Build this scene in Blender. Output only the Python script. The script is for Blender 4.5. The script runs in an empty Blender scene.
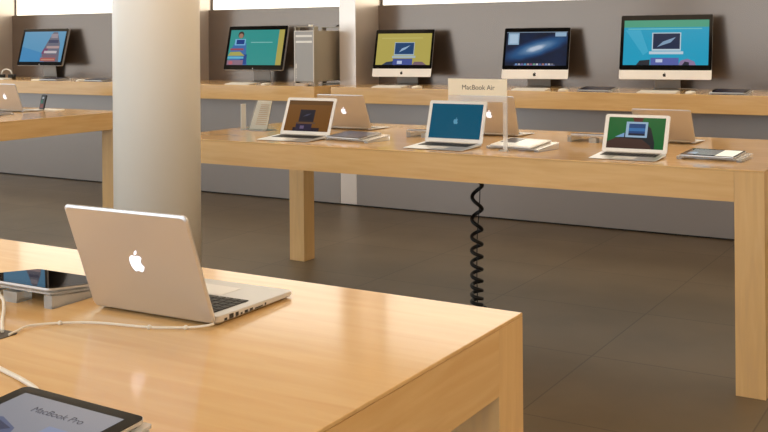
import bpy, bmesh, math, random
from mathutils import Vector, Matrix
random.seed(7)
C = bpy.context.scene.collection
PI = math.pi
R = math.radians

# ------------------------------------------------------------------ materials
def lin(c):
    return tuple((v/255/12.92 if v/255 <= .04045 else ((v/255+.055)/1.055)**2.4) for v in c) + (1,)
MATS = {}
def mat(name, rgb, rough=.5, metal=0, spec=.5, emit=None, strength=0, trans=0, ior=1.45, coat=0, alpha=1):
    if name in MATS: return MATS[name]
    m = bpy.data.materials.new(name); m.use_nodes = True
    b = m.node_tree.nodes['Principled BSDF']
    b.inputs['Base Color'].default_value = lin(rgb)
    b.inputs['Roughness'].default_value = rough
    b.inputs['Metallic'].default_value = metal
    b.inputs['Specular IOR Level'].default_value = spec
    b.inputs['IOR'].default_value = ior
    b.inputs['Transmission Weight'].default_value = trans
    b.inputs['Coat Weight'].default_value = coat
    b.inputs['Alpha'].default_value = alpha
    if emit:
        b.inputs['Emission Color'].default_value = lin(emit)
        b.inputs['Emission Strength'].default_value = strength
    MATS[name] = m
    return m
def nodes(m):
    return m.node_tree.nodes, m.node_tree.links, m.node_tree.nodes['Principled BSDF']
def glow(rgb, s=None):
    s = GLOW if s is None else s
    return mat('glow_%d_%d_%d_%d' % (*rgb, int(s*100)), (8, 8, 9), .2, spec=.22, emit=rgb, strength=s)
GLOW = .85

def wood(name, axis, base, dark, light):
    m = mat(name, base, .2)
    n, l, b = nodes(m)
    tc = n.new('ShaderNodeTexCoord'); mp = n.new('ShaderNodeMapping')
    sc = [9, 9, 9]; sc[axis] = .8
    mp.inputs['Scale'].default_value = sc
    no = n.new('ShaderNodeTexNoise'); no.inputs['Scale'].default_value = 4; no.inputs['Detail'].default_value = 6
    no.inputs['Distortion'].default_value = .6
    cr = n.new('ShaderNodeValToRGB')
    cr.color_ramp.elements[0].position = .3; cr.color_ramp.elements[0].color = lin(dark)
    cr.color_ramp.elements[1].position = .7; cr.color_ramp.elements[1].color = lin(light)
    e = cr.color_ramp.elements.new(.5); e.color = lin(base)
    l.new(tc.outputs['Object'], mp.inputs['Vector']); l.new(mp.outputs['Vector'], no.inputs['Vector'])
    l.new(no.outputs['Fac'], cr.inputs['Fac'])
    # broad board-to-board tone
    mp2 = n.new('ShaderNodeMapping'); s2 = [3.2, 3.2, 3.2]; s2[axis] = .35; mp2.inputs['Scale'].default_value = s2
    no2 = n.new('ShaderNodeTexNoise'); no2.inputs['Scale'].default_value = 1.2; no2.inputs['Detail'].default_value = 1
    l.new(tc.outputs['Object'], mp2.inputs['Vector']); l.new(mp2.outputs['Vector'], no2.inputs['Vector'])
    mr = n.new('ShaderNodeMapRange'); mr.inputs['From Min'].default_value = .3; mr.inputs['From Max'].default_value = .7
    mr.inputs['To Min'].default_value = .93; mr.inputs['To Max'].default_value = 1.05
    l.new(no2.outputs['Fac'], mr.inputs['Value'])
    mx = n.new('ShaderNodeMix'); mx.data_type = 'RGBA'; mx.blend_type = 'MULTIPLY'; mx.inputs[0].default_value = 1
    l.new(cr.outputs['Color'], mx.inputs[6]); l.new(mr.outputs['Result'], mx.inputs[7])
    l.new(mx.outputs[2], b.inputs['Base Color'])
    b.inputs['Roughness'].default_value = .12
    return m
MB_, MD_, ML_ = (222, 182, 126), (217, 174, 117), (227, 189, 134)
W_X = wood('maple_grain_along', 0, MB_, MD_, ML_)
W_Y = wood('maple_grain_across', 1, MB_, MD_, ML_)
W_Z = wood('maple_grain_upright', 2, MB_, (215, 176, 126), ML_)

ALU = mat('aluminium', (212, 212, 214), .38, .8)
ALU_D = mat('aluminium_inner', (186, 184, 180), .42, .7)
SIL = mat('silver_bezel', (234, 234, 234), .4, .15)
BLK = mat('black_plastic', (14, 14, 15), .35)
GLS = mat('black_glass', (9, 9, 10), .06, spec=.4)
TGL = mat('tablet_glass', (6, 6, 8), .01, spec=.25)
DGL = mat('display_bezel_glass', (8, 8, 9), .12, spec=.15)
KEY = mat('black_keys', (20, 20, 22), .5)
WHT = mat('white_plastic', (232, 228, 218), .35)
ACR = mat('clear_acrylic', (250, 250, 250), .03, trans=1, ior=1.45)
ACRT = mat('stand_acrylic', (255, 255, 255), .08, trans=.7, ior=1.25)
FRO = mat('frosted_acrylic', (240, 240, 238), .3, trans=.55, ior=1.3)
CARD = mat('cream_card', (250, 238, 214), .6)
INK = mat('dark_ink', (70, 60, 48), .6)
CABLE = mat('white_cable', (230, 222, 208), .45)
RUB = mat('black_rubber', (12, 11, 11), .45)
LOGO = mat('glowing_logo', (250, 250, 255), .4, emit=(240, 240, 255), strength=1.0)
LOGO_DIM = mat('pale_logo', (245, 243, 238), .3, emit=(245, 243, 238), strength=.35)

def add_bump(m, scale, strength, stretch=(1, 1, 1), dist=.002):
    n, l, b = nodes(m)
    tc = n.new('ShaderNodeTexCoord'); mp = n.new('ShaderNodeMapping'); mp.inputs['Scale'].default_value = stretch
    no = n.new('ShaderNodeTexNoise'); no.inputs['Scale'].default_value = scale; no.inputs['Detail'].default_value = 4
    bp = n.new('ShaderNodeBump'); bp.inputs['Strength'].default_value = strength; bp.inputs['Distance'].default_value = dist
    l.new(tc.outputs['Object'], mp.inputs['Vector']); l.new(mp.outputs['Vector'], no.inputs['Vector'])
    l.new(no.outputs['Fac'], bp.inputs['Height']); l.new(bp.outputs['Normal'], b.inputs['Normal'])
    return no
# brushed steel wall panels
WALLM = mat('satin_metal_panel', (118, 106, 97), .24, .8)
n, l, b = nodes(WALLM)

CABM = mat('satin_metal_cabinet', (152, 143, 137), .34, .6)
add_bump(CABM, 60, .06, (.05, 1, 6), .0008)
FINM = mat('satin_metal_fin', (224, 212, 202), .3, .6)
GAP = mat('shadow_gap', (14, 12, 10), .8)
PILM = mat('pillar_paint', (246, 240, 230), .35)
add_bump(PILM, 8, .05, (1, 1, .05), .004)
CEIL = mat('ceiling_plaster', (236, 230, 220), .8)
SIDE = mat('side_wall_plaster', (236, 224, 204), .7)

TILE_X, TILE_Y, TS = -1.617, 4.487, .82
FLR = mat('stone_tiles', (96, 84, 68), .42)
n, l, b = nodes(FLR)
tc = n.new('ShaderNodeTexCoord')
def grid_axis(comp, off):
    sp = n.new('ShaderNodeSeparateXYZ'); l.new(tc.outputs['Object'], sp.inputs[0])
    a = n.new('ShaderNodeMath'); a.operation = 'SUBTRACT'; a.inputs[1].default_value = off - 100*TS
    d = n.new('ShaderNodeMath'); d.operation = 'DIVIDE'; d.inputs[1].default_value = TS
    f = n.new('ShaderNodeMath'); f.operation = 'FRACT'
    p = n.new('ShaderNodeMath'); p.operation = 'PINGPONG'; p.inputs[1].default_value = .5
    c = n.new('ShaderNodeMath'); c.operation = 'LESS_THAN'; c.inputs[1].default_value = .004
    fl = n.new('ShaderNodeMath'); fl.operation = 'FLOOR'
    l.new(sp.outputs[comp], a.inputs[0]); l.new(a.outputs[0], d.inputs[0]); l.new(d.outputs[0], f.inputs[0])
    l.new(f.outputs[0], p.inputs[0]); l.new(p.outputs[0], c.inputs[0]); l.new(d.outputs[0], fl.inputs[0])
    return c, fl
cx, fx = grid_axis('X', TILE_X); cy, fy = grid_axis('Y', TILE_Y)
mxm = n.new('ShaderNodeMath'); mxm.operation = 'MAXIMUM'
l.new(cx.outputs[0], mxm.inputs[0]); l.new(cy.outputs[0], mxm.inputs[1])
cmb = n.new('ShaderNodeCombineXYZ'); l.new(fx.outputs[0], cmb.inputs[0]); l.new(fy.outputs[0], cmb.inputs[1])
wn = n.new('ShaderNodeTexWhiteNoise'); l.new(cmb.outputs[0], wn.inputs['Vector'])
mr = n.new('ShaderNodeMapRange'); mr.inputs['To Min'].default_value = .93; mr.inputs['To Max'].default_value = 1.07
l.new(wn.outputs['Value'], mr.inputs['Value'])
nz = n.new('ShaderNodeTexNoise'); nz.inputs['Scale'].default_value = 2.5; nz.inputs['Detail'].default_value = 5
l.new(tc.outputs['Object'], nz.inputs['Vector'])
cr = n.new('ShaderNodeValToRGB'); cr.color_ramp.elements[0].position = .3; cr.color_ramp.elements[1].position = .7
cr.color_ramp.elements[0].color = lin((98, 86, 68)); cr.color_ramp.elements[1].color = lin((110, 97, 78))
l.new(nz.outputs['Fac'], cr.inputs['Fac'])
m1 = n.new('ShaderNodeMix'); m1.data_type = 'RGBA'; m1.blend_type = 'MULTIPLY'; m1.inputs[0].default_value = 1
l.new(cr.outputs['Color'], m1.inputs[6]); l.new(mr.outputs['Result'], m1.inputs[7])
m2 = n.new('ShaderNodeMix'); m2.data_type = 'RGBA'; m2.inputs[7].default_value = lin((76, 66, 52))
l.new(mxm.outputs[0], m2.inputs[0]); l.new(m1.outputs[2], m2.inputs[6]); l.new(m2.outputs[2], b.inputs['Base Color'])

# ------------------------------------------------------------------ mesh helpers
def rr(w, h, r, seg=5, cx=0, cy=0):
    pts = []
    for sx, sy, a0 in ((1, 1, 0), (-1, 1, 90), (-1, -1, 180), (1, -1, 270)):
        for i in range(seg+1):
            a = R(a0 + 90*i/seg)
            pts.append((cx + sx*(w/2-r) + r*math.cos(a), cy + sy*(h/2-r) + r*math.sin(a)))
    return pts
class MB:
    def __init__(s): s.bm = bmesh.new(); s.slots = []
    def slot(s, m):
        if m is None: return 0
        if m not in s.slots: s.slots.append(m)
        return s.slots.index(m)
    def box(s, x0, x1, y0, y1, z0, z1, m=None):
        v = [s.bm.verts.new(p) for p in ((x0,y0,z0),(x1,y0,z0),(x1,y1,z0),(x0,y1,z0),(x0,y0,z1),(x1,y0,z1),(x1,y1,z1),(x0,y1,z1))]
        for f in ((0,3,2,1),(4,5,6,7),(0,1,5,4),(1,2,6,5),(2,3,7,6),(3,0,4,7)):
            s.bm.faces.new([v[i] for i in f]).material_index = s.slot(m)
        return s
    def loft(s, loops, m=None, cap=True, smooth=False):
        L = [[s.bm.verts.new(p) for p in lp] for lp in loops]; k = len(L[0])
        for a, c in zip(L, L[1:]):
            for i in range(k):
                f = s.bm.faces.new((a[i], a[(i+1) % k], c[(i+1) % k], c[i])); f.material_index = s.slot(m); f.smooth = smooth
        if cap:
            for lp in (L[0][::-1], L[-1]): s.bm.faces.new(lp).material_index = s.slot(m)
        return s
    def prism(s, pts, fn, c0, c1, m=None, chamfer=0):
        lv = [(c0, 1), (c1, 1)]
        cxx = sum(p[0] for p in pts)/len(pts); cyy = sum(p[1] for p in pts)/len(pts)
        return s.loft([[fn(a, b_, c) for a, b_ in pts] for c, _ in lv], m)
    def face(s, pts, m=None):
        s.bm.faces.new([s.bm.verts.new(p) for p in pts]).material_index = s.slot(m); return s
    def tube(s, path, r, sides=8, m=None, closed=False):
        P = [Vector(p) for p in path]; loops = []
        up = Vector((0, 0, 1)); prev = None
        for i, p in enumerate(P):
            t = (P[min(i+1, len(P)-1)] - P[max(i-1, 0)]).normalized()
            if prev is None:
                a = t.cross(up if abs(t.dot(up)) < .9 else Vector((1, 0, 0))).normalized()
            else:
                a = (prev - t*prev.dot(t)).normalized()
            prev = a; bb = t.cross(a)
            rad = r(i/(len(P)-1)) if callable(r) else r
            loops.append([p + rad*(math.cos(2*PI*k/sides)*a + math.sin(2*PI*k/sides)*bb) for k in range(sides)])
        return s.loft(loops, m, smooth=True)
    def cyl(s, x, y, z0, z1, r, sides=24, m=None, r2=None):
        r2 = r if r2 is None else r2
        return s.loft([[(x+q*math.cos(2*PI*k/sides), y+q*math.sin(2*PI*k/sides), z) for k in range(sides)] for q, z in ((r, z0), (r2, z1))], m, smooth=sides > 12)
    def build(s, name, m=None, parent=None, bevel=0, loc=(0, 0, 0)):
        bmesh.ops.recalc_face_normals(s.bm, faces=s.bm.faces)
        me = bpy.data.meshes.new(name); s.bm.to_mesh(me); s.bm.free()
        for q in (s.slots or [m]): me.materials.append(q)
        o = bpy.data.objects.new(name, me); C.objects.link(o); o.location = loc
        if parent: o.parent = parent
        if bevel:
            bv = o.modifiers.new('bevel', 'BEVEL'); bv.width = bevel; bv.segments = 2; bv.limit_method = 'ANGLE'; bv.angle_limit = R(40)
        return o
def tag(o, label=None, cat=None, group=None, kind=None):
    for k, v in (('label', label), ('category', cat), ('group', group), ('kind', kind)):
        if v: o[k] = v
    return o
def thing(name, label, cat, loc=(0, 0, 0), rz=0, group=None):
    o = bpy.data.objects.new(name, None); C.objects.link(o); o.location = loc; o.rotation_euler = (0, 0, rz)
    o.empty_display_size = .1
    return tag(o, label, cat, group)
XY = lambda a, b_, c: (a, b_, c)          # plan view, extrude in z
XZ = lambda a, b_, c: (a, c, b_)          # upright, extrude in y
MXZ = lambda a, b_, c: (-a, c, b_)

APPLE = [(.02,.38),(.15,.42),(.28,.43),(.38,.37),(.45,.28),(.36,.18),(.31,.05),(.33,-.08),(.40,-.18),(.49,-.24),(.43,-.40),(.34,-.53),
         (.25,-.60),(.16,-.59),(.08,-.55),(0,-.53),(-.08,-.55),(-.16,-.59),(-.25,-.58),(-.36,-.46),(-.45,-.28),(-.49,-.06),(-.48,.12),
         (-.42,.28),(-.31,.39),(-.18,.42),(-.08,.39)]
LEAF = [(-.01,.47),(-.01,.58),(.06,.69),(.20,.79),(.22,.68),(.16,.55),(.05,.47)]
def apple(mb, size, u0, v0, c0, c1, fn, m=None):
    for shp in (APPLE, LEAF):
        mb.prism([(u0+size*x, v0+size*y) for x, y in shp], fn, c0, c1, m)

def text_mesh(name, body, size, m, parent, fn, loc2=(0, 0), align='LEFT', depth=0):
    cu = bpy.data.curves.new(name, 'FONT'); cu.body = body; cu.size = size; cu.align_x = align; cu.extrude = depth
    o = bpy.data.objects.new(name, cu); C.objects.link(o)
    dg = bpy.context.evaluated_depsgraph_get(); me = bpy.data.meshes.new_from_object(o.evaluated_get(dg))
    C.objects.unlink(o); bpy.data.objects.remove(o)
    for v in me.vertices: v.co = fn(v.co.x+loc2[0], v.co.y+loc2[1], v.co.z)
    me.materials.clear(); me.materials.append(m)
    t = bpy.data.objects.new(name, me); C.objects.link(t); t.parent = parent
    return t

# ------------------------------------------------------------------ camera
cam = bpy.data.cameras.new('camera'); co = bpy.data.objects.new('camera', cam); C.objects.link(co)
cam.sensor_width = 36; cam.lens = 1025.58/768*36; cam.shift_y = -(216-39.37)/768; cam.shift_x = 0
yaw, roll = R(31.145), R(-.45)
fw = Vector((-math.sin(yaw), math.cos(yaw), 0)); rt = Vector((math.cos(yaw), math.sin(yaw), 0)); up = Vector((0, 0, 1))
r2 = rt*math.cos(roll) + up*math.sin(roll); u2 = up*math.cos(roll) - rt*math.sin(roll)
co.matrix_world = Matrix(((r2.x, u2.x, -fw.x, 0), (r2.y, u2.y, -fw.y, 0), (r2.z, u2.z, -fw.z, 1.451), (0, 0, 0, 1)))
cam.clip_start = .02
bpy.context.scene.camera = co

# ------------------------------------------------------------------ the room
X0, X1, Y0, YW, YF, HC = -14.5, 3.2, -4.2, 7.9, 7.517, 3.45
ZC, ZT = 1.056, 1.757
def struct(name, mb, m, bevel=0): return tag(mb.build(name, m, bevel=bevel), kind='structure')
struct('floor', MB().box(X0, X1, Y0, YW+.3, -.1, 0), FLR)
struct('ceiling', MB().box(X0, X1, Y0, YW+.3, HC, HC+.1), CEIL)
struct('wall_back', MB().box(X0, X1, YW, YW+.25, .9, ZT), WALLM)
struct('wall_back_upper', MB().box(X0, X1, YW+.1, YW+.3, ZT, HC), CEIL)
struct('wall_right', MB().box(X1, X1+.15, Y0, YW+.3, 0, HC), SIDE)
struct('wall_front', MB().box(X0, X1, Y0-.15, Y0, 0, HC), SIDE)
struct('wall_left', MB().box(X0-.15, X0, Y0, YW+.3, 0, HC), SIDE)
# shop window in the wall behind the camera
wf = MB()
for x in (-14.4, -10.5, -6.7, -2.9, .96): wf.box(x, x+.05, Y0+.002, Y0+.06, .3, 3.1)
wf.box(-14.4, 1.01, Y0+.002, Y0+.06, .25, .3).box(-14.4, 1.01, Y0+.002, Y0+.06, 3.1, 3.15)
struct('window_1', wf, ALU)
wf = MB()
for y in (-4.05, -.3, 3.7, 7.5): wf.box(X0+.002, X0+.06, y, y+.05, .3, 3.1)
wf.box(X0+.002, X0+.06, -4.05, 7.55, .25, .3).box(X0+.002, X0+.06, -4.05, 7.55, 3.1, 3.15)
struct('window_2', wf, ALU)
# fins, cabinets, counters, light boxes
FINS = [(-9.95, -9.78), (-7.0, -6.83), (-5.001, -4.832), (.12, .29)]
for i, (a, c) in enumerate(FINS):
    struct('trim_%d' % (i+1), MB().box(a, c, YF, YW+.1, .012, HC), FINM, bevel=.002)
struct('trim_5', MB().box(X0, X1, YF+.012, YF+.03, 0, .0115), GAP)
edges = [X0] + [v for f in FINS for v in f] + [X1]
bays = [(edges[i]+.0, edges[i+1]-.0) for i in range(0, len(edges), 2)]
for i, (a, c) in enumerate(bays):
    struct('trim_%d' % (6+i), MB().box(a+.0025, c-.0025, YF, YW-.002, .012, .9255), CABM)
BAYNAME = ['far left, beyond the first wall fin', 'on the left, under the black display with a blue screen', 'between the pillar and the metal tower computer',
           'on the right, under the three silver desktops', 'beyond the right edge']
for i, (a, c) in enumerate(bays):
    if i == 0 or i == 4: pass
    o = MB().box(a, c, 7.125, YW-.001, ZC-.13, ZC).build('wall_counter', W_X, bevel=.003)
    tag(o, 'long maple wall counter ' + BAYNAME[i], 'counter', 'maple wall counters')
LBNAME = ['far left, beyond the first wall fin', 'above the black display with a blue screen', 'above the metal tower computer and teal display',
          'above the three silver desktop computers', 'beyond the right edge']
for i, (a, c) in enumerate(bays):
    t = thing('light_panel', 'glowing white light box ' + LBNAME[i], 'light box', ((a+c)/2, YW+.05, ZT), 0, 'backlit panels above the wall')
    w = (c-a)-.02; hh = 1.45
    MB().box(-w/2, w/2, .02, .05, 0, hh).build('back_box', ALU_D, t)
    MB().box(-w/2+.012, w/2-.012, .0, .019, .004, hh-.012).build('glowing_panel', mat('light_box_glow', (255, 250, 238), .5, emit=(255, 247, 228), strength=1.7), t)
    MB().box(-w/2, w/2, -.004, .019, hh-.012, hh).box(-w/2, -w/2+.012, -.004, .019, 0, hh-.012).box(w/2-.012, w/2, -.004, .019, 0, hh-.012).build('frame', ALU_D, t)

t = thing('light_panel', 'long warm fill light panel added on the right wall, beyond the right edge', 'light box', (X1-.019, 2.5, 1.44), R(-90), 'backlit panels above the wall')  # unseen panel added as warm fill for the pillar and table sides
MB().box(-4.4, 4.4, -.0, .0185, 0, 2.008).build('back_box', ALU_D, t)
MB().box(-4.38, 4.38, -.02, -.001, .02, 1.98).build('glowing_panel', mat('warm_fill_glow', (255, 230, 190), .5, emit=(255, 224, 182), strength=.6), t)
# ceiling light fixtures (above the picture)
for lx, ly in [(x, y) for y in (5.15, 2.6, .0, -2.6) for x in (-12.2, -8.9, -5.6, -2.3, 1.0)]:
    t = thing('ceiling_light', 'square recessed ceiling light panel above the sales floor', 'ceiling light', (lx, ly, HC), 0, 'ceiling light panels')
    MB().box(-.62, .62, -.62, .62, -.03, -.001).build('frame', WHT, t)
    MB().box(-.58, .58, -.58, .58, -.036, -.031).build('diffuser', mat('ceiling_glow', (255, 244, 225), .5, emit=(255, 228, 196), strength=3.7), t)

# ------------------------------------------------------------------ pillar
pl = MB()
pl.cyl(0, 0, 0, HC, .1965, 72)
struct('trim_11', pl, PILM).location = (-3.33, 3.49, 0)

# ------------------------------------------------------------------ tables
def table(name, label, x0, x1, y0, y1, lw=.117, group='long maple display tables'):
    t = thing(name, label, 'table', ((x0+x1)/2, (y0+y1)/2, 0), 0, group)
    w, d = (x1-x0)/2, (y1-y0)/2; H, A = .914, .131
    MB().box(-w, w, -d, d, H-.007, H).build('tabletop', W_X, t, bevel=.0015)
    for sy in (-1, 1):
        ya, yb = sorted((sy*d, sy*(d-.045))); MB().box(-w+lw+.0004, w-lw-.0004, ya, yb, H-A, H-.0075).build('apron', W_X, t)
    for sx in (-1, 1):
        xa, xb = sorted((sx*w, sx*(w-.045))); MB().box(xa, xb, -d+lw+.0004, d-lw-.0004, H-A, H-.0075).build('apron', W_Y, t)
    for sx in (-1, 1):
        for sy in (-1, 1):
            xa, xb = sorted((sx*w, sx*(w-lw))); ya, yb = sorted((sy*d, sy*(d-lw)))
            MB().box(xa, xb, ya, yb, 0, H-.0075).build('leg', W_Z, t, bevel=.001)
    return t
table('display_table', 'nearest maple display table, holding the large open laptop seen from behind', -4.04, -.81, .547, 1.857, .11)
table('display_table', 'middle maple display table with six small open laptops', -4.045, -.82, 4.277, 5.587)
table('display_table', 'left maple display table partly hidden behind the white pillar', -9.03, -5.80, 4.41, 5.72)
TT = .914

# ------------------------------------------------------------------ screens
def screen_part(parent, w, h, shapes, fn, y, name='screen'):
    """shapes: (polygon in 0..1 screen units, material, layer)"""
    mb = MB()
    for pts, m, k in shapes:
        if isinstance(pts, tuple) and len(pts) == 4 and not isinstance(pts[0], tuple):
            a, b_, c, d = pts; pts = [(a, b_), (c, b_), (c, d), (a, d)]
        mb.face([fn((p[0]-.5)*w, (p[1]-.5)*h, y - .00012*k) for p in pts], m)
    return mb.build(name, None, parent)
def ell(cx, cy, rx, ry, n_=14): return [(cx+rx*math.cos(2*PI*i/n_), cy+ry*math.sin(2*PI*i/n_)) for i in range(n_)]
def galaxy(name, s):
    if name in MATS: return MATS[name]
    m = mat(name, (6, 6, 8), .18)
    n, l, b = nodes(m)
    tc = n.new('ShaderNodeTexCoord'); mp = n.new('ShaderNodeMapping'); mp.vector_type = 'TEXTURE'
    mp.inputs['Location'].default_value = (.50, .52, 0); mp.inputs['Rotation'].default_value = (0, 0, R(33)); mp.inputs['Scale'].default_value = (.72, .26, 1)
    gr = n.new('ShaderNodeTexGradient'); gr.gradient_type = 'SPHERICAL'
    l.new(tc.outputs['UV'], mp.inputs['Vector']); l.new(mp.outputs['Vector'], gr.inputs['Vector'])
    no = n.new('ShaderNodeTexNoise'); no.inputs['Scale'].default_value = 4; no.inputs['Detail'].default_value = 5; l.new(tc.outputs['UV'], no.inputs['Vector'])
    ad = n.new('ShaderNodeMath'); ad.operation = 'MULTIPLY_ADD'; ad.inputs[1].default_value = .3
    l.new(no.outputs['Fac'], ad.inputs[0]); l.new(gr.outputs['Fac'], ad.inputs[2])
    cr = n.new('ShaderNodeValToRGB'); e = cr.color_ramp.elements
    e[0].position = .05; e[0].color = lin((10, 18, 34)); e[1].position = 1; e[1].color = lin((190, 205, 225))
    for p, c in ((.3, (16, 44, 84)), (.6, (34, 86, 136)), (.85, (96, 134, 172))): x = e.new(p); x.color = lin(c)
    l.new(ad.outputs[0], cr.inputs['Fac']); l.new(cr.outputs['Color'], b.inputs['Emission Color']); b.inputs['Emission Strength'].default_value = s
    return m
def uv_rect(o, w, h, axis=2):
    me = o.data; uv = me.uv_layers.new(name='UVMap')
    for lp in me.loops:
        c = me.vertices[lp.vertex_index].co; uv.data[lp.index].uv = (c.x/w+.5, (c.z if axis == 2 else c.y)/h+.5)
g = glow
def LAP(x0, y0, x1, y1, case, scr, k=2):  # a pictured open laptop
    hh = y1-y0
    return [((x0, y0+.16*hh, x1, y1), case, k), ((x0+.012, y0+.24*hh, x1-.012, y1-.04*hh), scr, k+1), ((x0-.03, y0, x1+.03, y0+.13*hh), case, k)]
S = {}
S['amber'] = [((0,0,1,1), g((112,70,22)), 0), ((0,.86,1,1), g((92,58,20)), 1), ((.30,.3,.64,.70), g((26,22,36)), 2), ((.33,.36,.61,.66), g((14,16,34)), 3),
              ([(.38,.47),(.48,.50),(.56,.58),(.46,.55)], g((60,62,84)), 4), ((.25,.25,.69,.29), g((88,66,52)), 3), ((.2,.0,.8,.12), g((28,20,34)), 2), ((.26,.02,.62,.24), g((34,28,52)), 3), ((.36,.08,.45,.18), g((104,88,118)), 4)]
S['teal'] = [((0,0,1,1), g((0,84,112)), 0)]
S['green'] = [((0,0,1,1), g((4,96,44)), 0), ([(.42,1),(.46,.82),(.58,.82),(.62,1)], g((82,30,28)), 1), ([(.22,.42),(.40,.60),(.42,.86),(.62,.86),(.76,.66),(.84,.2),(.84,0),(.2,0)], g((16,28,36)), 1),
              ([(0,0),(0,.2),(.16,.34),(.62,.30),(.76,.12),(.8,0)], g((64,42,38)), 2), ((.32,.36,.70,.86), g((150,180,205)), 3), ((.37,.42,.66,.80), g((14,66,120)), 4),
              ((.37,.56,.66,.66), g((44,110,170)), 5), ((.37,.42,.66,.49), g((8,24,48)), 5), ([(.14,.36),(.3,.50),(.3,.36)], g((120,160,200)), 3)]
S['cyan'] = [((0,0,1,1), g((28,160,196)), 0), ((0,.84,1,1), g((74,160,130)), 1), ((.05,.795,.92,.815), g((110,196,200)), 2), ([(.02,.78),(.2,.78),(.3,.3),(.24,.22)], g((60,172,206)), 1),
             *LAP(.34,.24,.68,.72, g((190,210,222)), g((22,40,72))), ([(.4,.4),(.56,.5),(.62,.62),(.47,.52)], g((130,160,190)), 5),
             ((.33,0,.66,.16), g((86,98,168)), 4), ((.39,.06,.47,.13), g((196,206,230)), 6), ([(.16,0),(.2,.1),(.32,.12),(.32,0)], g((40,44,54)), 4),
             ([(.66,0),(.68,.1),(.76,.14),(.84,.08),(.86,0)], g((140,120,160)), 4), ([(.7,0),(.73,.08),(.78,.06),(.78,0)], g((36,40,60)), 5)]
S['yellow'] = [((0,0,1,1), g((182,168,84)), 0), ((.08,.845,.84,.86), g((206,200,120)), 1), *LAP(.33,.22,.70,.72, g((168,188,196)), g((24,66,112))),
               ([(.42,.4),(.54,.5),(.62,.62),(.47,.52)], g((150,180,210)), 5), ((.32,0,.68,.2), g((66,82,150)), 4), ((.4,.03,.49,.13), g((190,200,226)), 6),
               ([(.12,0),(.2,.09),(.32,.12),(.32,0)], g((40,56,84)), 4), ([(.68,0),(.72,.1),(.86,.1),(.94,0)], g((120,96,110)), 4)]
S['figure'] = [((0,0,1,1), g((48,148,142)), 0), ((.90,0,1,1), g((178,164,84)), 1), ((.40,.63,.80,.655), g((128,190,184)), 2),
               ([(.06,0),(.02,.3),(.06,.5),(.1,.62),(.32,.62),(.34,.3),(.38,0)], g((62,110,170)), 1), (ell(.2,.86,.055,.1), g((54,40,38)), 3), (ell(.2,.83,.042,.07), g((160,120,100)), 4),
               ((.1,.56,.3,.74), g((120,180,220)), 4), ((.13,.59,.28,.72), g((20,60,130)), 5), ((.03,.42,.28,.47), g((160,70,80)), 5), ([(0,.26),(.04,.37),(.22,.38),(.32,.26)], g((170,166,90)), 5),
               ((0,.18,.3,.24), g((100,180,210)), 5), ((0,0,.3,.14), g((140,110,130)), 3), (ell(.07,.06,.04,.05), g((190,100,110)), 6), ((.24,.02,.36,.3), g((30,70,140)), 2)]
S['stack'] = [((0,0,1,1), g((92,152,190)), 0), ([(0,.5),(.5,.3),(.6,0),(0,0)], g((66,138,188)), 1), ([(.46,0),(.5,.3),(.6,.66),(.70,.98),(.80,.98),(.9,.6),(.94,0)], g((104,104,120)), 1),
              ((.66,.78,.82,.92), g((150,140,150)), 3), ((.62,.62,.86,.72), g((60,66,96)), 3), ((.6,.44,.9,.52), g((176,150,150)), 3), ([(.5,.26),(.54,.44),(.64,.44),(.62,.26)], g((120,60,100)), 3),
              ((.56,.28,.86,.36), g((196,186,190)), 4), ((.52,.16,.88,.24), g((120,96,110)), 3), ((.5,.02,.86,.14), g((168,88,84)), 3), ((.52,.05,.84,.09), g((190,140,120)), 4)]
S['galaxy'] = None

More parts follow.
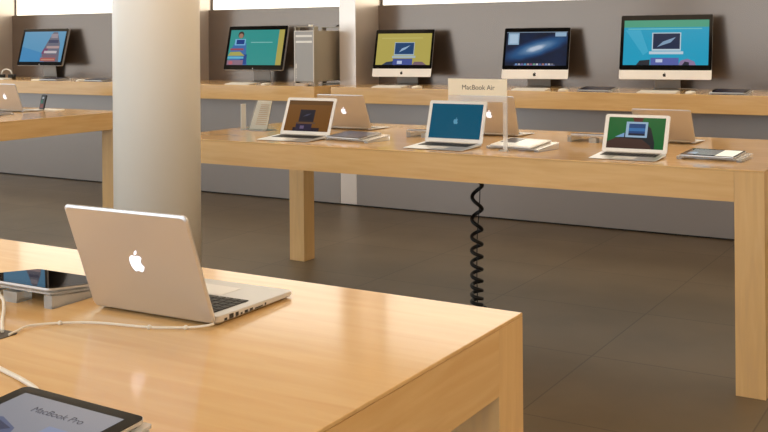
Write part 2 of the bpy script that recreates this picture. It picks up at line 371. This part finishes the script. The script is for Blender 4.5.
# ------------------------------------------------------------------ laptops
def laptop(label, x, y, rz, tilt, w, d, h, style, scr, group=None, z=TT, name='laptop', lit=False):
    t = thing(name, label, 'laptop', (x, y, z), rz, group)
    pro = style == 'pro'
    th = .019 if pro else .014
    tf = .014 if pro else .004           # front edge thickness
    rc = .011
    pts = rr(w, d, rc, 5, 0, -d/2)
    lo = .002
    zt = lambda yy: th + (tf-th)*(-yy/d)
    mb = MB()
    inn = lambda q, s_: [(a*(1-s_/w*2), (b_+d/2)*(1-s_/d*2)-d/2) for a, b_ in q]
    mb.loft([[(a, b_, lo) for a, b_ in inn(pts, .006)], [(a, b_, lo+.3*(zt(b_)-lo)) for a, b_ in pts], [(a, b_, zt(b_)-.0012) for a, b_ in pts], [(a, b_, zt(b_)) for a, b_ in inn(pts, .0012)]])
    base = mb.build('base', ALU, t)
    for sx in (-1, 1):
        for yy in (-.02, -d+.02): MB().cyl(sx*(w/2-.025), yy, 0, .004, .007, 12).build('foot', RUB, base)
    # keyboard: dark well with keys
    kb = MB(); kw = w*.84; ky0, ky1 = -.018, -d*.52
    fnz = lambda a, b_, c: (a, b_, zt(b_)+c)
    kb.prism([(-kw/2, ky1), (kw/2, ky1), (kw/2, ky0), (-kw/2, ky0)], fnz, .0001, .0004, KEY if pro else ALU_D)
    rows = 6; rh = (ky0-ky1)/rows
    for r_ in range(rows):
        n_ = 14; cw = kw/n_
        for k in range(n_):
            if r_ == 5 and 4 <= k <= 8:
                if k > 4: continue
                a0, a1 = -kw/2+k*cw, -kw/2+9*cw
            else: a0, a1 = -kw/2+k*cw, -kw/2+(k+1)*cw
            b1 = ky0-r_*rh; b0 = b1-rh
            kb.prism([(a0+.0015, b0+.0015), (a1-.0015, b0+.0015), (a1-.0015, b1-.0015), (a0+.0015, b1-.0015)], fnz, .0004, .0016, KEY)
    kb.build('keyboard', None, base)
    MB().prism(rr(.1, .07 if d > .2 else .055, .004, 3, 0, -d*.52-.045 if d > .2 else -d*.52-.04), fnz, .0001, .0005).build('trackpad', SIL, base)
    MB().tube([(-w*.42, -.002 if pro else .001, th-.003), (w*.42, -.002 if pro else .001, th-.003)], .004 if pro else .006, 12).build('hinge', ALU_D, t)
    if pro:     # ports down the side, seen at the right of the picture (local -x)
        yy = -.020
        for wd, hh in ((.008, .005), (.013, .009), (.009, .008), (.006, .004), (.010, .005), (.010, .005), (.026, .0025), (.005, .005)):
            MB().box(-w/2-.0004, -w/2+.001, yy-wd, yy, .0065, .0065+hh).build('port', BLK, base); yy -= wd+.0068
    # lid
    lh = h; tl = .0065 if pro else .0045
    pl_ = rr(w, lh, rc, 6, 0, lh/2)
    li = lambda q, s_: [(a*(1-2*s_/w), (b_-lh/2)*(1-2*s_/lh)+lh/2) for a, b_ in q]
    mb = MB(); mb.loft([[(a, 0, b_) for a, b_ in li(pl_, .0006)], [(a, .0007, b_) for a, b_ in pl_], [(a, tl*.6, b_) for a, b_ in pl_], [(a, tl, b_) for a, b_ in li(pl_, .004)]])
    lid = mb.build('lid', ALU, t, loc=(0, .003 if pro else 0, .008 if pro else th-.002)); lid.rotation_euler = (-tilt, 0, 0)
    bz = .017 if not pro else .014
    sw, sh = w-2*bz*1.1, (w-2*bz*1.1)/(1.6 if d > .2 else 1.75)
    sc_ = lh*.5+.003
    MB().prism(rr(w-.005, lh-.005, rc-.002, 6, 0, lh/2), XZ, -.0009, -.0001).build('bezel', GLS if pro else SIL, lid)
    shapes = S[scr] if scr and S.get(scr) else [((0, 0, 1, 1), glow((30, 60, 100)), 0)]
    sp = screen_part(lid, sw, sh, shapes, lambda a, b_, c: (a, c, b_+sc_), -.0011)
    if scr == 'teal':
        a = MB(); apple(a, .025, 0, 0, -.0003, -.0001, XZ); ob = a.build('screen_logo', glow((96, 156, 184)), lid, loc=(0, -.0012, sc_))
    a = MB(); apple(a, .034 if d > .2 else .03, 0, 0, 0, .0006, MXZ)
    a.build('lid_logo', LOGO if lit else LOGO_DIM, lid, loc=(0, tl, lh*.515))
    return t
hero = laptop('large open laptop seen from behind with glowing logo, on the nearest maple table', -1.419, 1.478, R(182), R(20.8), .307, .252, .229, 'pro', 'blue', lit=True)
G1 = 'open laptops on the middle table'
laptop('small laptop with an amber and dark screen on the middle table', -3.302, 4.606, R(2.5), R(23.5), .325, .227, .22, 'air', 'amber', G1)
laptop('small laptop with a plain teal screen, in the centre of the middle table', -2.377, 4.596, R(.5), R(17.8), .325, .227, .22, 'air', 'teal', G1)
laptop('small laptop with a green screen picturing a tablet, rightmost facing us on the middle table', -1.441, 4.566, R(1.2), R(24), .30, .192, .185, 'air', 'green', G1)
laptop('open laptop seen from behind, right behind the amber screen laptop', -3.357, 5.136, R(181), R(25), .325, .227, .223, 'air', None, G1, lit=True)
laptop('open laptop seen from behind, under the white name sign behind the teal screen laptop', -2.422, 5.153, R(180.4), R(17.7), .325, .227, .224, 'air', None, G1, lit=True)
laptop('open laptop seen from behind, just behind the green screen laptop', -1.473, 5.199, R(179.7), R(28), .30, .192, .187, 'air', None, G1, lit=True)
laptop('open laptop seen from behind at the left edge, alone on the left table', -6.60, 5.30, R(180), R(20), .325, .227, .222, 'air', None, lit=True)

# ------------------------------------------------------------------ desktop computers
def stand_l(t, zb, yback, w_=.19, d_=.18):
    """bent sheet stand: foot plate, upright neck leaning forward to the panel"""
    mb = MB(); th = .005
    prof = [(-d_*.55, 0), (d_*.42, 0), (d_*.50, .012), (d_*.28, zb+.15), (d_*.28-.006, zb+.15), (d_*.44, .016), (d_*.40, th), (-d_*.55, th)]
    mb.loft([[(sx*w_/2, a+yback, b_) for a, b_ in prof] for sx in (-1, 1)])
    return mb.build('stand', mat('stand_aluminium', (150, 144, 138), .4, .6), t, bevel=.001)
def imac(label, x, y, rz, tilt, w, hp, chin, zb, scr, group='silver desktop computers on the wall counter'):
    t = thing('desktop_computer', label, 'computer', (x, y, ZC), rz, group)
    e = bpy.data.objects.new
    mb = MB(); po = rr(w, hp, .012, 5, 0, hp/2)
    sc = lambda q, s_: [(a*s_, (b_-hp/2)*s_+hp/2) for a, b_ in q]
    mb.loft([[(a, .0, b_) for a, b_ in po], [(a, .006, b_) for a, b_ in po], [(a, .02, b_) for a, b_ in sc(po, .82)], [(a, .036, b_) for a, b_ in sc(po, .45)]])
    body = mb.build('housing', ALU, t, loc=(0, 0, zb)); body.rotation_euler = (-tilt, 0, 0)
    MB().prism(rr(w-.001, chin, .010, 4, 0, chin/2), XZ, -.0022, -.0002).build('chin', mat('bright_aluminium', (252, 251, 250), .45, .0), body)
    bh = hp-chin-.0005
    MB().prism(rr(w-.001, bh, .011, 4, 0, chin+.0005+bh/2), XZ, -.0022, -.0002).build('bezel', DGL, body)
    sw = w*.925; sh = sw*9/16
    zc = chin+bh/2
    if scr == 'galaxy':
        o = MB().face([(-sw/2, -.0026, -sh/2), (sw/2, -.0026, -sh/2), (sw/2, -.0026, sh/2), (-sw/2, -.0026, sh/2)]).build('screen', galaxy('galaxy_wallpaper', .8), body, loc=(0, 0, zc))
        uv_rect(o, sw, sh)
        q = [((.03,.62,.21,.97), g((150,180,206)), 1), ((.055,.66,.19,.93), g((176,200,220)), 2), ((.80,.86,.98,.98), g((150,180,206)), 1), ((0,.985,1,1), g((150,170,190)), 1),
             ((.15,.0,.82,.025), g((90,100,140)), 1)] + [((.17+i*.049, .012, .205+i*.049, .062), g(c), 2) for i, c in enumerate([(110,150,200),(180,180,190),(120,110,160),(90,160,200),(190,160,150),(150,90,120),(120,170,140),(200,200,205),(90,110,160),(170,120,110),(130,150,200),(190,190,195),(120,120,130)])]
        s2 = screen_part(body, sw, sh, q, XZ, -.0027, 'screen_windows'); s2.location = (0, 0, zc)
    else:
        s2 = screen_part(body, sw, sh, S[scr], XZ, -.0026); s2.location = (0, 0, zc)
    a = MB(); apple(a, chin*.34, 0, 0, -.0026, -.0022, XZ); a.build('chin_logo', BLK, body, loc=(0, 0, chin*.48))
    st = stand_l(t, zb, .075)
    return t
def display(label, x, y, rz, tilt, w, hp, zb, scr, group='black bezelled displays on the wall counter'):
    t = thing('computer_display', label, 'display', (x, y, ZC), rz, group)
    mb = MB(); po = rr(w, hp, .014, 5, 0, hp/2)
    sc = lambda q, s_: [(a*s_, (b_-hp/2)*s_+hp/2) for a, b_ in q]
    mb.loft([[(a, .0, b_) for a, b_ in po], [(a, .022, b_) for a, b_ in po], [(a, .038, b_) for a, b_ in sc(po, .86)], [(a, .046, b_) for a, b_ in sc(po, .5)]])
    body = mb.build('housing', ALU, t, loc=(0, 0, zb)); body.rotation_euler = (-tilt, 0, 0)
    MB().prism(rr(w-.002, hp-.002, .013, 4, 0, hp/2), XZ, -.002, -.0002).build('bezel', DGL, body)
    sw = w*.915; sh = sw*9/16
    s2 = screen_part(body, sw, sh, S[scr], XZ, -.0024); s2.location = (0, 0, hp/2+.004)
    a = MB(); apple(a, .013, 0, 0, -.0024, -.002, XZ); a.build('bezel_logo', mat('pale_mark', (190, 190, 190), .4), body, loc=(0, 0, .0135))
    stand_l(t, zb, .085)
    return t
imac('widest silver desktop computer, its cyan screen picturing a laptop, on the wall counter', -2.145, 7.54, R(7), R(16), .668, .496, .070, .083, 'cyan')
imac('silver desktop computer with a dark blue starry screen, middle of the three', -3.20, 7.60, R(8.5), R(17), .54, .424, .076, .071, 'galaxy')
imac('silver desktop computer with a yellow screen, right beside the wall fin', -4.425, 7.60, R(9), R(16), .54, .42, .071, .073, 'yellow')
display('black bezelled display with a teal screen and a figure, left of the metal tower', -6.03, 7.59, R(4), R(15), .665, .428, .118, 'figure')
display('black bezelled display with a blue screen and colourful stack, left of the pillar', -9.06, 7.67, R(4), R(16), .67, .42, .138, 'stack')

# tower computer
t = thing('tower_computer', 'perforated aluminium tower computer beside the wall fin', 'computer', (-5.155, 7.2, ZC), 0)
w, d, zb, ht = .206, .475, .035, .465
MB().box(-w/2, w/2, 0, d, zb, zb+.44).build('casing', mat('tower_aluminium', (168, 160, 146), .5, .5), t, bevel=.003)
m = mat('perforated_front', (150, 148, 146), .55, .3)
n, l, b = nodes(m); tc = n.new('ShaderNodeTexCoord'); vo = n.new('ShaderNodeTexVoronoi'); vo.inputs['Scale'].default_value = 160; vo.inputs['Randomness'].default_value = 0
cr = n.new('ShaderNodeValToRGB'); cr.color_ramp.elements[0].position = .25; cr.color_ramp.elements[0].color = lin((84, 82, 80)); cr.color_ramp.elements[1].position = .35; cr.color_ramp.elements[1].color = lin((170, 168, 166))
l.new(tc.outputs['Object'], vo.inputs['Vector']); l.new(vo.outputs['Distance'], cr.inputs['Fac']); l.new(cr.outputs['Color'], b.inputs['Base Color'])
MB().box(-w/2+.008, w/2-.008, -.003, -.0005, zb+.006, zb+.432).build('front_panel', m, t)
rim = MB(); rim.box(-w/2, -w/2+.007, -.005, -.0005, zb, zb+.44).box(w/2-.007, w/2, -.005, -.0005, zb, zb+.44).box(-w/2+.007, w/2-.007, -.005, -.0005, zb+.433, zb+.44)
rim.build('front_rim', mat('rim_aluminium', (214, 206, 196), .4, .3), t)
for zz in (.385, .335): MB().box(-w/2+.018, w/2-.018, -.006, -.0035, zb+zz, zb+zz+.018).build('drive_door', mat('drive_door_white', (226, 222, 214), .4, .2), t)
MB().box(-w/2+.016, -w/2+.026, -.006, -.0035, zb+.115, zb+.155).build('power_button', WHT, t)
pp = MB()
for k in range(4): pp.box(-w/2+.017, -w/2+.025, -.005, -.0035, zb+.03+k*.02, zb+.04+k*.02)
pp.build('port', WHT, t)
def handle(y0, up):
    hb = MB(); zs = (zb+.44, zb+.44+.036) if up else (0, zb)
    zz = zs[1]-.006 if up else zs[0]
    hb.box(-w/2, w/2, y0, y0+.07, zz, zz+.006)
    hb.box(-w/2, -w/2+.012, y0+.004, y0+.066, min(zs)+(0 if up else .006), max(zs)-(.006 if up else 0)); hb.box(w/2-.012, w/2, y0+.004, y0+.066, min(zs)+(0 if up else .006), max(zs)-(.006 if up else 0))
    return hb.build('top_handle' if up else 'foot_rail', mat('tower_aluminium', (0, 0, 0)), t, bevel=.002)
for y0 in (.0, d-.07):
    handle(y0, True); handle(y0, False)
tag(MB().prism(rr(.04, .03, .012, 4), XY, 0, .016).build('security_sensor', WHT, loc=(-5.10, 7.225, ZC+.511)), 'small white sensor on top of the metal tower', 'sensor')
sb = MB(); sb.loft([[(-.02, -.012, 0), (.012, -.012, 0), (.012, .012, 0), (-.02, .012, 0)], [(-.006, -.008, .014), (.024, -.008, .022), (.024, .008, .022), (-.006, .008, .014)]])
tag(sb.build('security_clip', BLK, loc=(-5.085, 7.62, ZC+.511)), 'small black clip on the back handle of the metal tower', 'clip')

# ------------------------------------------------------------------ keyboards, mice, small things on the counter
def keyboard(label, x, y, rz=0, group='white wireless keyboards'):
    t = thing('keyboard', label, 'keyboard', (x, y, ZC), rz, group)
    mb = MB(); p = rr(.28, .115, .008, 4)
    mb.loft([[(a, b_, 0) for a, b_ in p], [(a, b_, .006+.09*(b_+.0575)) for a, b_ in p]])
    mb.build('base', mat('keyboard_aluminium', (226, 216, 200), .4, .2), t)
    k = MB()
    for r_ in range(6):
        for c in range(14):
            a0 = -.134+c*.0192; b0 = -.05+r_*.0172; z = .006+.09*(b0+.0575)
            k.box(a0, a0+.0165, b0, b0+.0145, z, z+.0035)
    k.build('key_block', WHT, t)
    return t
def mouse(label, x, y, rz=0, m=WHT, group='computer mice'):
    mb = MB(); L = []
    for zz, s_ in ((0, .94), (.006, 1), (.013, .92), (.018, .7), (.0205, .35)):
        L.append([(a*s_, b_*s_, zz) for a, b_ in rr(.058, .113, .024, 5)])
    mb.loft(L, smooth=True)
    return tag(mb.build('computer_mouse', m, loc=(x, y, ZC)), label, 'mouse', group)
def cable(name, label, pts, r, m, cat='cable', group=None, sub=6):
    P = [Vector(p) for p in pts]; out = []
    for i in range(len(P)-1):
        p0, p1, p2, p3 = P[max(i-1, 0)], P[i], P[i+1], P[min(i+2, len(P)-1)]
        for k in range(sub):
            s_ = k/sub; out.append(.5*((2*p1)+(-p0+p2)*s_+(2*p0-5*p1+4*p2-p3)*s_*s_+(-p0+3*p1-3*p2+p3)*s_**3))
    out.append(P[-1])
    return tag(MB().tube(out, r, 8).build(name, m), label, cat, group)
keyboard('white keyboard in front of the cyan screen desktop', -2.09, 7.195)
keyboard('white keyboard in front of the dark blue screen desktop', -3.06, 7.195)
keyboard('white keyboard in front of the yellow screen desktop', -4.30, 7.195)
keyboard('white keyboard in front of the teal display', -5.855, 7.195)
keyboard('white keyboard in front of the blue display at the left edge', -9.13, 7.20)
mouse('white mouse right of the cyan desktop keyboard', -1.865, 7.20)
mouse('white mouse right of the dark blue desktop keyboard', -2.80, 7.20)
mouse('white mouse right of the yellow desktop keyboard', -4.045, 7.20)
mouse('white mouse right of the teal display keyboard', -5.57, 7.20)
mouse('white mouse left of the grey tablet near the pillar', -7.88, 7.19)
cable('mouse_cable', 'thin grey cable looping behind the white mouse of the cyan desktop', [(-1.865, 7.262, ZC+.006), (-1.85, 7.35, ZC+.012), (-1.9, 7.45, ZC+.02), (-2.03, 7.47, ZC+.02)], .0025, mat('grey_cable', (150, 140, 128), .5))
# phones docked in front of the tower
def puck(name, label, x, y, w_, d_, h_, m, cat):
    mb = MB(); mb.loft([[(a, b_, 0) for a, b_ in rr(w_, d_, min(w_, d_)*.3, 5)], [(a, b_, h_*.7) for a, b_ in rr(w_, d_, min(w_, d_)*.3, 5)], [(a*.8, b_*.8, h_) for a, b_ in rr(w_, d_, min(w_, d_)*.3, 5)]])
    return tag(mb.build(name, m, loc=(x, y, ZC)), label, cat, 'small devices below the metal tower')
puck('computer_mouse', 'pale mouse right in front of the metal tower', -5.16, 7.165, .12, .06, .024, mat('warm_grey_plastic', (196, 180, 164), .4), 'mouse')

# ------------------------------------------------------------------ tablets on clear stands
def tablet_stand(label_s, label_t, x, y, z, rz, hf=.016, hb=.032, sw=.275, scr=None, bezel=GLS, off=-.012, dsw=.19, grp='tablets on clear stands'):
    ds = dsw
    t = thing('tablet_stand', label_s, 'stand', (x, y, z), rz, 'clear tablet stands')
    zf = lambda yy: hf + (hb-hf)*(yy+ds/2)/ds
    fnz = lambda a, b_, c: (a, b_, zf(b_)+c)
    MB().prism(rr(sw, ds, .004, 3), fnz, -.004, 0).build('top_plate', ACRT, t)
    for sx in (-1, 1):
        mb = MB(); xa, xb = sorted((sx*sw/2, sx*(sw/2-.026)))
        mb.loft([[(xx, -ds/2+.004, 0), (xx, ds/2-.004, 0), (xx, ds/2-.004, zf(ds/2-.004)-.0065), (xx, -ds/2+.004, zf(-ds/2+.004)-.0065)] for xx in (xa+.002, xb-.002)])
        mb.build('side_block', ACRT, t)
    MB().box(-.02, .02, ds/2-.045, ds/2-.005, 0, zf(ds/2-.045)-.0065).build('rear_foot', FRO, t)
    tw, td = min(.241, sw-.01), min(.186, ds-.004)
    q = thing('tablet', label_t, 'tablet', (x, y, z), rz, grp)
    mb = MB(); mb.loft([[fnz(a*.97+off, b_*.97, .0006) for a, b_ in rr(tw, td, .012)], [fnz(a+off, b_, .004) for a, b_ in rr(tw, td, .012)], [fnz(a+off, b_, .008) for a, b_ in rr(tw, td, .012)]])
    mb.build('case', ALU, q)
    MB().prism([(a+off, b_) for a, b_ in rr(tw-.002, td-.002, .011)], fnz, .0081, .0089).build('glass', bezel, q)
    w2, h2 = tw-.045, td-.038
    shapes = scr or [((0, 0, 1, 1), glow((40, 52, 70), .5), 0)]
    screen_part(q, w2, h2, shapes, lambda a, b_, c: fnz(a+off, b_, c), .0091+.00012*0).name = 'screen'
    return q
# layers on these screens must rise, so reverse the layer sign
_sp = screen_part
def screen_part(parent, w, h, shapes, fn, y, name='screen'):
    if y > 0: shapes = [(p, m, -k) for p, m, k in shapes]
    return _sp(parent, w, h, shapes, fn, y, name)
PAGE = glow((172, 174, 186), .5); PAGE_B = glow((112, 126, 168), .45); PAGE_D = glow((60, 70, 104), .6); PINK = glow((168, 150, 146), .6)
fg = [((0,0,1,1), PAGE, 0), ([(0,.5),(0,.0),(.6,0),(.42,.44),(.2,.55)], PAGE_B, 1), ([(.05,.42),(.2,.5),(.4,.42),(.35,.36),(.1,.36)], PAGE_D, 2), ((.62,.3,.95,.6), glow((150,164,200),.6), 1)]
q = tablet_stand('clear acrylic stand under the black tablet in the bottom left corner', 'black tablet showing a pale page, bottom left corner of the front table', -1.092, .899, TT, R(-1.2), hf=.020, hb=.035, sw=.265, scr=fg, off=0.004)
text_mesh('screen_text', 'MacBook Pro', .018, glow((40, 46, 74), .5), q, lambda a, b_, c: (a, b_, .020+.015*(b_+.095)/.19+.0096), (-.038, .036))
q = tablet_stand('clear acrylic stand left of the large open laptop', 'dark tablet lying left of the large open laptop', -1.765, 1.503, TT, R(181.5), hf=.011, hb=.0335, sw=.25, bezel=TGL, scr=[((0,0,1,1), TGL, 0)], off=0)
dk = glow((22, 30, 52), .6)
tablet_stand('clear stand right of the amber screen laptop', 'black tablet with a grey blue screen, right of the amber screen laptop', -2.955, 4.61, TT, R(-9), hf=.012, hb=.030, sw=.30, scr=[((0,0,1,1), glow((62,70,92),.6), 0), ((0,0,.4,1), glow((36,66,100),.6), 1)], off=-.026)
tablet_stand('clear stand right of the teal screen laptop', 'tablet whitened by a painted reflection, with a small dark patch, beside the teal screen laptop', -2.005, 4.61, TT, R(-10), hf=.012, hb=.033, sw=.30, bezel=WHT, scr=[((0,0,1,1), glow((226,216,196),.9), 0), ((-.06,.36,.40,1.06), glow((60,56,62),.5), 1)], off=-.01)  # white bezel and pale glow paint in the light box's reflection on dark glass
tablet_stand('clear stand right of the green screen laptop', 'tablet with a dark blue picture and painted white reflection, beside the green screen laptop', -1.095, 4.625, TT, R(-3), hf=.012, hb=.022, sw=.285, scr=[((0,0,1,1), glow((18,26,50),.6), 0), ((.0,.1,.2,.45), glow((120,150,180),.6), 1), ((.66,-.06,1.06,1.06), glow((240,232,208),.95), 1)], off=-.008)  # white right part is a reflection painted as emission
tablet_stand('clear stand behind the green screen laptop', 'tablet seen edge on from behind, left of the rear laptop by the green screen', -1.80, 5.12, TT, R(180), hf=.02, hb=.035, off=0)
tablet_stand('clear stand behind the teal screen laptop', 'tablet seen edge on from behind, showing left of the teal screen laptop', -2.70, 4.975, TT, R(180), hf=.02, hb=.035, sw=.23, off=0)
for x, y, a, b_ in ((-1.60, 7.235, 'the dark tablet at the far right of the wall counter', 'dark tablet at the far right of the wall counter'),
                   (-2.545, 7.24, 'the dark tablet between the two right desktops', 'dark tablet between the dark blue and cyan screen desktops'),
                   (-8.31, 7.235, 'the black tablet right of the blue display', 'black tablet lying right of the blue screen display'),
                   (-7.66, 7.235, 'the grey tablet next to the pillar', 'grey tablet on the wall counter next to the pillar')):
    tablet_stand('low clear stand under ' + a, b_, x, y, ZC, 0, hf=.008, hb=.024, sw=.262, scr=[((0,0,1,1), glow((52,50,60),.5), 0)], off=-.006)
puck('leaflet_pad', 'small pale pad right of the blue display stand', -8.52, 7.20, .14, .09, .012, CARD, 'pad')['group'] = 'pads on the wall counter'
puck('leaflet_pad', 'white pad just right of the pillar on the wall counter', -6.46, 7.24, .12, .12, .03, WHT, 'pad')['group'] = 'pads on the wall counter'
gd = thing('headphones', 'black and white headphones at the left edge of the wall counter', 'headphones', (-9.22, 7.36, ZC), R(20))
MB().cyl(-.05, 0, 0, .05, .04, 20).build('ear_cup', BLK, gd); MB().cyl(.06, .02, 0, .05, .04, 20).build('ear_cup', BLK, gd)
MB().tube([(-.05, 0, .05)] + [(.005+.06*math.cos(PI-PI*i/10), .01, .055+.05*math.sin(PI*i/10)) for i in range(11)] + [(.06, .02, .05)], .008, 8).build('headband', WHT, gd)

# phone on the left table
ph = thing('phone', 'black phone propped upright on the left table beside the laptop', 'phone', (-6.50, 5.52, TT+.006), R(-8))
body = MB().prism(rr(.062, .118, .009, 4, 0, .06), XZ, 0, .010).build('case', BLK, ph); body.rotation_euler = (R(-14), 0, 0)
MB().prism(rr(.058, .112, .008, 4, 0, .06), XZ, -.001, -.0001).build('front_glass', BLK, body)
MB().face([(-.022, -.0014, .012), (.022, -.0014, .012), (.022, -.0014, .045), (-.022, -.0014, .045)], glow((150, 70, 50), .5)).face([(-.022, -.0014, .048), (.004, -.0014, .048), (.004, -.0014, .075), (-.022, -.0014, .075)], glow((40, 120, 90), .5)).face([(-.012, -.0014, .085), (.012, -.0014, .085), (.012, -.0014, .1), (-.012, -.0014, .1)], glow((190, 190, 190), .6)).build('screen', None, body)
p = MB().prism(rr(.26, .12, .02, 5), XY, 0, .0055).build('display_tray', WHT, loc=(-6.46, 5.56, TT))
tag(p, 'flat white tray under the black phone on the left table', 'tray')
tablet_stand('clear stand at the left edge of the left table', 'dark tablet lying near the left edge of the left table', -6.42, 5.00, TT, R(-3), hf=.006, hb=.012, sw=.26, off=0)

# ------------------------------------------------------------------ name sign
s_ = thing('name_sign', 'cream name sign on a clear acrylic stem above the teal screen laptop', 'sign', (-2.185, 4.485, TT))
x0, x1 = -.157, .157
MB().box(x0, x1, -.003, .003, .262, .342).build('card', CARD, s_)
MB().box(x0, x1, -.0035, .0035, .232, .261).build('sheet', ACRT, s_)
MB().box(x1-.020, x1, -.0035, .0035, .006, .231).build('stem', ACRT, s_)
MB().box(x1-.034, x1+.004, -.024, .0035, 0, .0055).build('foot', FRO, s_)
text_mesh('lettering', 'MacBook Air', .033, INK, s_, lambda a, b_, c: (a, -.0034, b_), (-.082, .290))

# leaflet holder at the left end of the middle table
s_ = thing('leaflet_holder', 'clear acrylic holder with a printed leaflet, left end of the middle table', 'leaflet holder', (-3.80, 4.86, TT), R(-6))
MB().box(-.125, .075, -.05, .05, 0, .005).build('foot', ACRT, s_)
MB().box(-.125, -.119, -.045, -.005, .0055, .155).build('side_wall', FRO, s_)
f = MB().loft([[(-.085, -.01, .0), (.055, -.01, 0), (.055, -.006, .0), (-.085, -.006, 0)], [(-.055, .032, .168), (.06, .032, .168), (.06, .036, .168), (-.055, .036, .168)]])
lf = f.build('leaflet', mat('leaflet_paper', (250, 242, 222), .6), s_, loc=(0, 0, .0065))
st = MB()
for k in range(11):
    v = .16+k*.068; zz = .168*v; yy = -.01+.042*v-.0012; sx = .03*v
    st.face([(-.045+sx, yy, zz), (.048, yy, zz), (.048, yy+.0015, zz+.005), (-.045+sx, yy+.0015, zz+.005)])
st.build('print', mat('tan_print', (226, 196, 152), .6), lf)
MB().loft([[(-.09, -.0175, 0), (.065, -.0175, 0), (.065, -.0145, 0), (-.09, -.0145, 0)], [(-.06, .0245, .166), (.07, .0245, .166), (.07, .0275, .166), (-.06, .0275, .166)]]).build('front_sheet', ACR, s_, loc=(0, 0, .0065))

# ------------------------------------------------------------------ cords
zs = [.903, .784, .672, .545, .435, .356, .290, .222, .160, .110, .066, .035]
path = []
for i in range(len(zs)-1):
    for k in range(20):
        u = k/20; z = zs[i]+(zs[i+1]-zs[i])*u; a = 2*PI*(i+u)
        rad = .025 + .002*min(1, i/4)
        dx = -.012*math.sin((.784-min(z, .784))*2)
        path.append((-2.405+dx+.004*(1-z)+rad*math.cos(a+.4), 4.93+rad*math.sin(a+.4), z))
path += [(-2.40, 4.95, .02), (-2.38, 4.97, .009)]
tag(MB().tube(path, .0105, 8).build('coiled_cord', RUB), 'black coiled cord hanging under the middle table down to the floor', 'cord')
cable('straight_cord', 'thin straight black cord hanging inside the coiled cord', [(-2.385, 4.93, .904), (-2.392, 4.93, .6), (-2.408, 4.93, .4), (-2.412, 4.93, .2), (-2.41, 4.93, .05), (-2.41, 4.93, .004)], .0028, RUB, 'cord')
# laptop power cable with beads
zc = TT+.004
pts = [(-1.262, 1.468, zc+.006), (-1.272, 1.455, zc+.004), (-1.306, 1.440, zc), (-1.367, 1.408, zc), (-1.472, 1.382, zc), (-1.536, 1.345, zc), (-1.571, 1.303, zc), (-1.563, 1.268, zc), (-1.559, 1.247, zc-.001)]
c = cable('power_cable', 'white power cable running from the large open laptop across the front table', pts, .0023, CABLE)
for k in (2, 3, 5):
    x, y, z = pts[k]; MB().loft([[(x+q*math.cos(2*PI*i/10), y+q*math.sin(2*PI*i/10), z+dz) for i in range(10)] for q, dz in ((.002, -.004), (.0045, -.002), (.0045, .002), (.002, .004))], smooth=True).build('cable_bead', CABLE, c)
cable('tablet_cable', 'white cable bending down from the tablet stand beside the large laptop', [(-1.785, 1.404, .932), (-1.772, 1.394, .932), (-1.748, 1.385, .926), (-1.705, 1.352, .919), (-1.65, 1.305, .9185), (-1.60, 1.265, .918), (-1.586, 1.254, .9175)], .0035, CABLE)
cable('tablet_cable', 'white cable reaching the black tablet in the bottom left corner', [(-1.70, 1.19, TT+.004), (-1.50, 1.133, TT+.004), (-1.408, 1.108, TT+.004), (-1.334, 1.088, TT+.005), (-1.262, 1.058, TT+.010), (-1.222, 1.028, TT+.014), (-1.205, 1.006, TT+.016)], .0038, CABLE)
gr = MB().prism(rr(.07, .05, .008, 4), XY, 0, .0012).build('cable_grommet', mat('dark_brass', (52, 38, 22), .4, .3), loc=(-1.592, 1.243, TT))
tag(gr, 'dark cable opening in the front table at the left edge', 'grommet')

# ------------------------------------------------------------------ light
def area(name, loc, target, sx, sy, power, col):
    L = bpy.data.lights.new(name, 'AREA'); L.shape = 'RECTANGLE'; L.size = sx; L.size_y = sy; L.energy = power; L.color = col
    o = bpy.data.objects.new(name, L); C.objects.link(o); o.location = loc
    o.rotation_euler = (Vector(target)-Vector(loc)).to_track_quat('-Z', 'Y').to_euler()
    return o
area('window_daylight', (-6.7, Y0+.07, 1.7), (-6.7, 5, 1.7), 15.3, 2.75, 350, (.66, .84, 1.0))
area('window_daylight', (X0+.07, 1.7, 1.7), (0, 1.7, 1.7), 11.6, 2.75, 190, (.68, .85, 1.0))

w_ = bpy.data.worlds.new('world'); bpy.context.scene.world = w_; w_.use_nodes = True
w_.node_tree.nodes['Background'].inputs[0].default_value = lin((220, 228, 240)); w_.node_tree.nodes['Background'].inputs[1].default_value = .6
vs = bpy.context.scene.view_settings
vs.view_transform = 'Standard'; vs.look = 'None'; vs.exposure = 0; vs.gamma = 1; vs.use_curve_mapping = False
